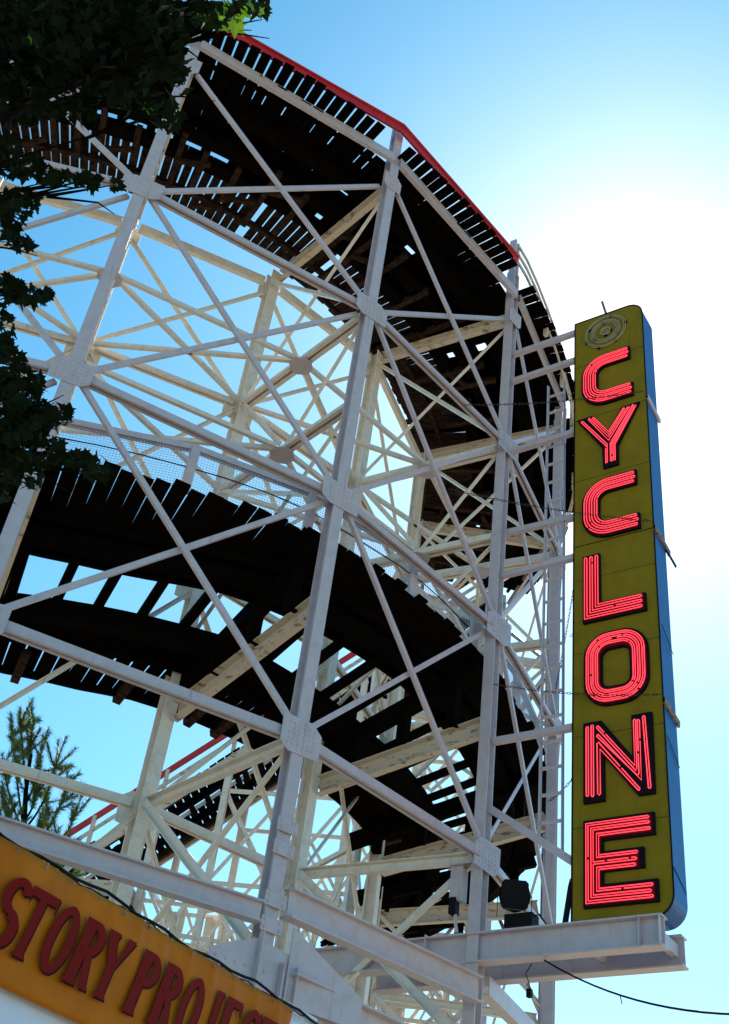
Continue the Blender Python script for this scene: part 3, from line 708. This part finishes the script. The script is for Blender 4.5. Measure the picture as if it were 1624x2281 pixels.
for j in range(ny+1):
    for i in range(nx+1):
        x = -.55+(2.81+.55)*i/nx; h = H0+(H9-H0)*j/ny
        tq = j/ny; sh = SL*(h-2.42)
        wv = .010*sin(x*7+tq*2)*tq+(.014*max(0, sin(x*23+3*tq*1.5))**3*tq*(1 if x > .9 else .35))
        mb.v.append(Bp(x+(sh if i == nx else sh*i/nx), h, .015+wv))
for j in range(ny):
    for i in range(nx): a = j*(nx+1)+i; mb.f.append((a, a+1, a+nx+2, a+nx+1))
cl_ = mb.build('banner_cloth', BANNER, ban, True)
md = cl_.modifiers.new('thick', 'SOLIDIFY'); md.thickness = .003
mb = MB()
for i in range(14): mb.rivet(Bp(-.45+.245*i, 2.39, .045), BN3, .012)
mb.build('grommets', RUST, ban)
def bl(pieces, x0, wd, depth=.042):
    """letter pieces in a unit cell (x 0-1, y 0-1), drawn twice: dark shadow behind, red in front"""
    HB, HH = 1.865, .40
    for (dx, dy, dd, mtl, nm) in ((.012, -.010, depth, LETDK, 'letter_shadow'), (0, 0, depth+.004, LETRED, 'letter')):
        mb = MB()
        for q, pc in enumerate(pieces):
            mb.plate([Bp(x0+dx+px*wd+SL*HH*py, HB+dy+py*HH, dd+q*.0004) for px, py in pc], BN3, .0015)
        mb.build(nm, mtl, ban)
def ring(cx, cy, rx, ry, ix, iy, a0=0, a1=360, n=20):
    P = []
    for i in range(n):
        a, b = radians(a0+(a1-a0)*i/n), radians(a0+(a1-a0)*(i+1)/n)
        P.append([(cx+rx*cos(a), cy+ry*sin(a)), (cx+rx*cos(b), cy+ry*sin(b)), (cx+ix*cos(b), cy+iy*sin(b)), (cx+ix*cos(a), cy+iy*sin(a))])
    # as one strip polygon
    o = [(cx+rx*cos(radians(a0+(a1-a0)*i/n)), cy+ry*sin(radians(a0+(a1-a0)*i/n))) for i in range(n+1)]
    q = [(cx+ix*cos(radians(a0+(a1-a0)*i/n)), cy+iy*sin(radians(a0+(a1-a0)*i/n))) for i in range(n+1)]
    return o+list(reversed(q))
sw = .39
def stem(x, y0=0, y1=1, w_=sw, f0=.07, f1=.07):  # stem with flared feet
    return [(x-f0, y0), (x+w_+f0, y0), (x+w_+f0*.6, y0+.05), (x+w_, y0+.10), (x+w_, y1-.10), (x+w_+f1*.6, y1-.05), (x+w_+f1, y1), (x-f1, y1), (x-f1*.6, y1-.05), (x, y1-.10), (x, y0+.10), (x-f0*.6, y0+.05)]
gT = [stem(.36, 0, 1, .28, .1, 0), [(0, .86), (0, .78), (-.03, .76), (-.06, 1.0), (1.06, 1.0), (1.03, .76), (1.0, .78), (1.0, .86)]]
gO = [ring(.5, .5, .56, .52, .24, .38, 0, 359.9, 28)]
gR = [stem(0, 0, 1), ring(.42, .73, .48, .27, .18, .14, -90, 90, 14), [(.2, 1), (.43, 1), (.43, .87), (.2, .87)], [(.2, .46), (.43, .46), (.43, .59), (.2, .59)], [(.35, .50), (.62, .50), (.86, .10), (.95, .04), (.95, 0), (.62, 0)]]
gP = gR[:-1]
gY = [stem(.36, 0, .5, .28, .1, 0), [(.36, .48), (.64, .48), (.36, .90), (.42, 1), (-.08, 1), (-.02, .90)], [(.5, .40), (.64, .48), (1.0, .90), (1.08, 1), (.72, 1), (.78, .90)]]
gJ = [stem(.5, .2, 1, .30, 0, .07), ring(.42, .22, .38, .26, .10, .10, 180, 360, 14)]
gE = [stem(0, 0, 1), [(.2, 1), (.92, 1), (.95, .76), (.82, .80), (.78, .87), (.2, .87)], [(.2, .56), (.70, .58), (.70, .40), (.2, .43)], [(.2, 0), (.95, 0), (1.0, .26), (.86, .2), (.80, .13), (.2, .13)]]
gC = [ring(.52, .5, .56, .52, .24, .38, 48, 312, 24), [(.80, .98), (.93, 1.02), (.95, .66), (.84, .70), (.70, .88)]]
gS = [ring(.45, .74, .45, .28, .16, .15, 20, 270, 16), ring(.45, .27, .48, .29, .18, .14, -160, 90, 16)]
for g, x0, wd in ((gS, -.275, .20), (gT, -.085, .185), (gO, .165, .17), (gR, .405, .19), (gY, .615, .20), (gP, .965, .19), (gR, 1.205, .19), (gO, 1.455, .17), (gJ, 1.68, .17), (gE, 1.895, .165), (gC, 2.125, .175), (gT, 2.345, .18)):
    bl(g, x0-.008, wd*1.13)

# ------------------------------------------------------------------ far track: steep wooden hill beyond the turnaround
far = thing('track_trestle', 'steep far track with red handrail on white trestle legs behind the turnaround', 'roller coaster', (-4, 37, GZ))
fa, fb = V((-10.6, 37.9, 9.9)), V((5.0, 35.2, 23.8))
fd = (fb-fa); fdir = fd.normalized(); fh = V((fd.x, fd.y, 0)).normalized(); fs = V((fh.y, -fh.x, 0))   # fs towards the viewer
fn = fs.cross(fdir) if fs.cross(fdir).z > 0 else fdir.cross(fs)
def fp(t, s_=0, z=0): return fa+fd*t+fs*s_+V((0, 0, z))
NB = 8
for i in range(NB):
    t0, t1 = i/NB, (i+1)/NB
    mb = MB(); nn = 9
    for j in range(nn):
        t = t0+(t1-t0)*(j+.5)/nn; p = fp(t)
        L1 = random.uniform(1.45, 1.7); L0 = random.uniform(1.45, 1.7)
        if random.random() > .06: mb.bar(p+fs*L1, p+fs*.35, .255, .05, fn)
        if random.random() > .06: mb.bar(p-fs*L0, p-fs*.35, .255, .05, fn)
        if j % 2 == 0: mb.bar(p+fs*.7-fn*.1, p-fs*.7-fn*.1, .18, .14, fn)
    mb.build('deck_planks', WOOD, far)
    for s_ in (-1.4, -.6, .6, 1.4):
        mb = MB(); mb.bar(fp(t0, s_)-fn*.15, fp(t1, s_)-fn*.15, .16, .22, fn); mb.build('stringer', WOODBR if abs(s_) > 1 else WOOD, far)
    for s_ in (1.62, -1.62):
        mb = MB(); mb.bar(fp(t0, s_, .95), fp(t1, s_, .95), .05, .2, fn); mb.build('red_handrail' if s_ > 0 else 'white_handrail', RED if s_ > 0 else WOODWH, far)
        mb = MB(); mb.bar(fp(t0, s_, .5), fp(t1, s_, .5), .04, .12, fn); mb.build('white_handrail', WOODWH, far)
        mb = MB(); mb.bar(fp(t0, s_, -.25), fp(t1, s_, -.25), .08, .3, fn); mb.build('white_fascia', WOODWH, far)
        mb = MB(); mb.bar(fp(t0, s_, -.2), fp(t0, s_, 1.0), .12, .1, fs); mb.build('handrail_post', WOODWH, far)
# bents below it
BRC = []
for i in range(NB+1):
    t = i/NB; zt = fp(t).z-.35
    for s_ in (1.5, -1.5):
        p = fp(t, s_); mb = MB(); mb.prism(isec(.2, .2, .02, .02), V((p.x, p.y, GZ)), V((p.x, p.y, zt)), fs); mb.build('leg', WHITELIT, far)
    zs = [z for z in (0.6, 3.6, 6.6, 9.6, 12.6, 15.6, 18.6, 21.6) if z < zt-.6]
    for z in zs:
        a, b = fp(t, 1.5), fp(t, -1.5); a.z = b.z = z
        mb = MB(); mb.bar(a, b, .1, .14); mb.build('cross_beam', WHITE, far)
    if i < NB:
        t2 = (i+1)/NB
        for s_ in (1.5, -1.5):
            for q, z in enumerate(zs):
                a, b = fp(t, s_*1.0), fp(t2, s_*1.0); a.z = b.z = z; BRC.append(one('bar', a, b, .08, .12))
                if z-3 > GZ+.5:
                    c, d = V(a), V(b); c.z = z-3; BRC.append(one('bar', c+fs*.05, b+fs*.05, .07, .10)); d.z = z-3; BRC.append(one('bar', a-fs*.05, d-fs*.05, .07, .10))
pooled('brace', BRC, WHITELIT, far)
# low white service platform
plat = thing('service_platform', 'small white boxed platform with a dark underside beside the far track', 'platform', (-6.6, 35.2, 11))
mb = MB(); mb.bar(V((-8.1, 35.6, 11.85)), V((-5.2, 35.0, 11.85)), .9, .5); mb.build('side_panel', WOODWH, plat)
mb = MB(); mb.bar(V((-8.2, 35.6, 11.50)), V((-5.1, 35.0, 11.50)), 1.3, .12); mb.build('floor', WOOD, plat)
for x, y in ((-8.0, 35.7), (-5.3, 35.1)):
    mb = MB(); mb.bar(V((x, y, GZ)), V((x, y, 12.9)), .14, .14, fs); mb.build('post', WHITE, plat)
# second low lattice, behind and between the ring legs
low = thing('steel_lattice', 'tangle of thin white braced legs seen low through the turnaround', 'steel frame', (-2, 31, GZ))
LB = []
rows = [(V((-8.5, 29.5)), V((2.0, 30.8)), 6, 9.2), (V((-6.5, 37.0)), V((4.5, 36.0)), 8, 12.4), (V((-7.5, 33.2)), V((2.5, 33.6)), 6, 10.4)]
for (a2, b2, n, top) in rows:
    for i in range(n+1):
        p = a2.lerp(b2, i/n); mb = MB(); mb.prism(isec(.18, .18, .02, .02), V((p.x, p.y, GZ)), V((p.x, p.y, top+random.uniform(-.3, .9)))); mb.build('leg', WHITELIT, low)
    for i in range(n):
        p, q = a2.lerp(b2, i/n), a2.lerp(b2, (i+1)/n); z = top
        while z > 0:
            LB.append(one('bar', V((p.x, p.y, z)), V((q.x, q.y, z)), .08, .11))
            LB.append(one('bar', V((p.x, p.y+.05, z)), V((q.x, q.y+.05, z-2.6)), .06, .09)); LB.append(one('bar', V((p.x, p.y-.05, z-2.6)), V((q.x, q.y-.05, z)), .06, .09)); z -= 2.6
for i in range(7):
    p, q = rows[0][0].lerp(rows[0][1], i/6), rows[2][0].lerp(rows[2][1], i/6)
    for z in (9, 6.4, 3.8, 1.2): LB.append(one('bar', V((p.x, p.y, z)), V((q.x, q.y, z)), .08, .11)); LB.append(one('bar', V((p.x+.04, p.y, z-2.4)), V((q.x+.04, q.y, z)), .06, .09))
pooled('brace', LB, WHITELIT, low)

# ------------------------------------------------------------------ trees
def ray(x, y):
    d = fw*FPX+rt*(x-812)-up_*(y-1140.5); return d.normalized()
def leaf_pts(s):    # five-lobed maple-like outline
    pr = [(0, -.15), (.22, -.32), (.30, -.12), (.58, -.10), (.42, .12), (.62, .38), (.30, .36), (.22, .52), (0, 1.0-.1), (-.22, .52), (-.30, .36), (-.62, .38), (-.42, .12), (-.58, -.10), (-.30, -.12), (-.22, -.32)]
    return [(a*s, b*s) for a, b in pr]
tree = thing('broadleaf_tree', 'dark leafy tree with lobed leaves hanging in front of the coaster at upper left', 'tree', (-6.5, 7.0, GZ))
# x, y of the clump centre on the photo's grid, its radii, distance in metres, number of leaves
BL = [(30, 40, 110, 80, 10.5, 300), (150, 60, 110, 80, 10, 320), (270, 60, 90, 75, 10.4, 260), (370, 50, 60, 55, 9.6, 120), (440, 30, 50, 30, 9.6, 70), (490, 30, 50, 26, 9.3, 55), (510, 45, 22, 22, 9.3, 16), (550, 12, 45, 9, 9.2, 22), (580, 18, 16, 7, 9.2, 6),
      (60, 150, 100, 70, 11, 250), (190, 160, 90, 60, 10.6, 220), (300, 140, 70, 60, 10.2, 130), (370, 130, 50, 40, 10, 55), (400, 190, 28, 40, 9.8, 22), (370, 255, 40, 30, 9.8, 30), (300, 215, 60, 35, 10, 50), (50, 240, 80, 35, 11, 90), (160, 240, 60, 30, 10.8, 45),
      (10, 350, 40, 50, 11, 40), (50, 370, 60, 28, 10.8, 45), (150, 395, 70, 14, 10.4, 22), (200, 400, 20, 14, 10.4, 12), (258, 412, 12, 12, 10.2, 6), (40, 450, 50, 35, 10.8, 55), (20, 480, 40, 45, 10.8, 45), (45, 540, 28, 18, 10.6, 18),
      (15, 640, 40, 30, 10.5, 22), (60, 655, 50, 22, 10.4, 32), (100, 655, 18, 14, 10.4, 8), (8, 730, 22, 50, 10.4, 22), (12, 800, 36, 50, 10, 48), (40, 860, 55, 48, 10, 80), (8, 900, 60, 70, 10.2, 120), (75, 930, 55, 42, 9.8, 66), (130, 925, 34, 22, 9.7, 16),
      (30, 985, 70, 40, 10, 120), (100, 1010, 60, 30, 9.8, 50), (190, 1025, 45, 18, 9.6, 22), (215, 1050, 38, 20, 9.6, 24), (60, 1050, 40, 40, 9.8, 30), (10, 1060, 30, 60, 9.9, 40)]
mb = MB(); mbb = MB(); nodes = []
for (x, y, rx, ry, d, n) in BL:
    nodes.append(ray(x, y)*d)
    if 340 < x < 420 and y > 100: n = int(n*.5)
    for i in range(int(n*1.6)):
        a = random.uniform(0, 2*pi); q = random.random()**.55
        p = ray(x+rx*q*cos(a), y+ry*q*sin(a))*(d+random.gauss(0, .55))
        s = random.uniform(.035, .088); nn = V((random.gauss(0, .7), random.gauss(0, .7), 1)).normalized()
        if random.random() < .55: nn = V((random.gauss(0, 1), random.gauss(-.6, .7), random.gauss(.5, .6))).normalized()
        dx = (V((random.gauss(0, 1), random.gauss(0, 1), -.9))); dx = (dx-nn*dx.dot(nn)).normalized(); dy = nn.cross(dx)
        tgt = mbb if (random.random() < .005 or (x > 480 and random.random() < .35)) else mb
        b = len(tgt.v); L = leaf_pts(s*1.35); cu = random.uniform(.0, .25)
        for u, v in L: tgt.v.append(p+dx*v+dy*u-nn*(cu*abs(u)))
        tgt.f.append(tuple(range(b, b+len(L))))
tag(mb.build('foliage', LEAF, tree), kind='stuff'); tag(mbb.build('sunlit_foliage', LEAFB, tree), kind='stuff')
mb = MB(); mb.tube([V((-6.5, 7, GZ)), V((-6.4, 7.1, 2)), V((-6.1, 7.0, 5)), V((-5.7, 6.9, 7.5)), V((-5.4, 6.6, 9.5))], .28, 12, .08); mb.build('trunk', BARK, tree, True)
hubs = [V((-6.1, 7.0, 5)), V((-5.9, 7.0, 6.4)), V((-5.6, 6.8, 8)), V((-5.4, 6.6, 9.2))]
for p in nodes:
    h = min(hubs, key=lambda q: (q-p).length+(3 if q.z > p.z else 0)); mid = h.lerp(p, .5)+V((random.uniform(-.2, .2), random.uniform(-.2, .2), .25))
    mb = MB(); mb.tube([h, h.lerp(mid, .5)+V((0, 0, .1)), mid, mid.lerp(p, .5)+V((0, 0, .04)), p], .026, 6, .004)
    for j in range(2):
        e = p+V((random.gauss(0, .13), random.gauss(0, .13), random.gauss(-.05, .1))); mb.tube([mid.lerp(p, .7), (mid.lerp(p, .85)+e)/2, e], .012, 4, .003)
    mb.build('limb', BARK, tree)

pine = thing('pine_tree', 'slender green pine tree behind the lower left struts', 'tree', (-7.6, 25.5, GZ))
def prow(x, y, d=26.6): return ray(x, y)*d/hypot(ray(x, y).x, ray(x, y).y)
mb = MB(); tw = MB(); stems = []
base = prow(55, 1990); root = V((-7.6, 25.5, GZ))
tw.tube([root, V((base.x, base.y, 5)), base, prow(52, 1850), prow(58, 1760), prow(70, 1680)], .14, 8, .03)
BR = [((55, 1860), (30, 1700), (25, 1600)), ((58, 1760), (68, 1660), (72, 1580)), ((58, 1760), (50, 1650), (42, 1590)), ((52, 1800), (90, 1740), (95, 1640)), ((52, 1850), (120, 1780), (130, 1650)), ((52, 1900), (140, 1840), (150, 1720)), ((55, 1930), (150, 1890), (170, 1800)),
      ((55, 1900), (20, 1850), (5, 1760)), ((52, 1850), (15, 1780), (5, 1680)), ((55, 1950), (120, 1920), (180, 1890)), ((55, 1960), (130, 1950), (185, 1950)), ((55, 1980), (110, 1960), (160, 1975)), ((55, 1900), (90, 1860), (110, 1800)), ((55, 1960), (10, 1920), (-20, 1850)), ((60, 1820), (85, 1790), (80, 1720)), ((55, 1880), (5, 1840), (-10, 1800))]
for br in BR:
    dd = 26.6+random.uniform(-.7, .7); P = [prow(*br[0]), prow(*br[1], dd), prow(*br[2], dd)]
    fine = []
    for i in range(17):
        t = i/16; fine.append(P[0]*(1-t)**2+P[1]*2*t*(1-t)+P[2]*t*t)
    tw.tube(fine, .03, 5, .008)
    sub = [(fine, .25)]
    for j in range(7):
        k = random.randint(5, 14); e = fine[k]+V((random.gauss(0, .28), random.gauss(0, .28), random.uniform(.15, .55))); L = [fine[k].lerp(e, q/6)+UPZ*(.1*(q/6)**2) for q in range(7)]
        tw.tube(L, .012, 4, .004); sub.append((L, .1))
    for L, t_ in sub:
        for k in range(int(len(L)*t_), len(L)-1):
            for z in range(34):
                c = L[k].lerp(L[k+1], random.random()); ax = (L[k+1]-L[k]).normalized(); sd_ = V((random.gauss(0, 1), random.gauss(0, 1), random.gauss(0, 1))); sd_ = (sd_-ax*sd_.dot(ax)).normalized()
                dr = (ax*random.uniform(.5, 1.2)+sd_).normalized(); ln = random.uniform(.10, .20); w2 = dr.cross(ax).normalized()*.009; b = len(mb.v)
                mb.v += [c-w2, c+w2, c+dr*ln]; mb.f.append((b, b+1, b+2))
tag(mb.build('foliage', NEEDLE, pine), kind='stuff'); tw.build('trunk', BARK, pine)

# ------------------------------------------------------------------ ground
mb = MB(); mb.v = [V((-600, -600, GZ)), V((600, -600, GZ)), V((600, 600, GZ)), V((-600, 600, GZ))]; mb.f = [(0, 1, 2, 3)]
tag(mb.build('ground', GROUNDM), kind='structure')
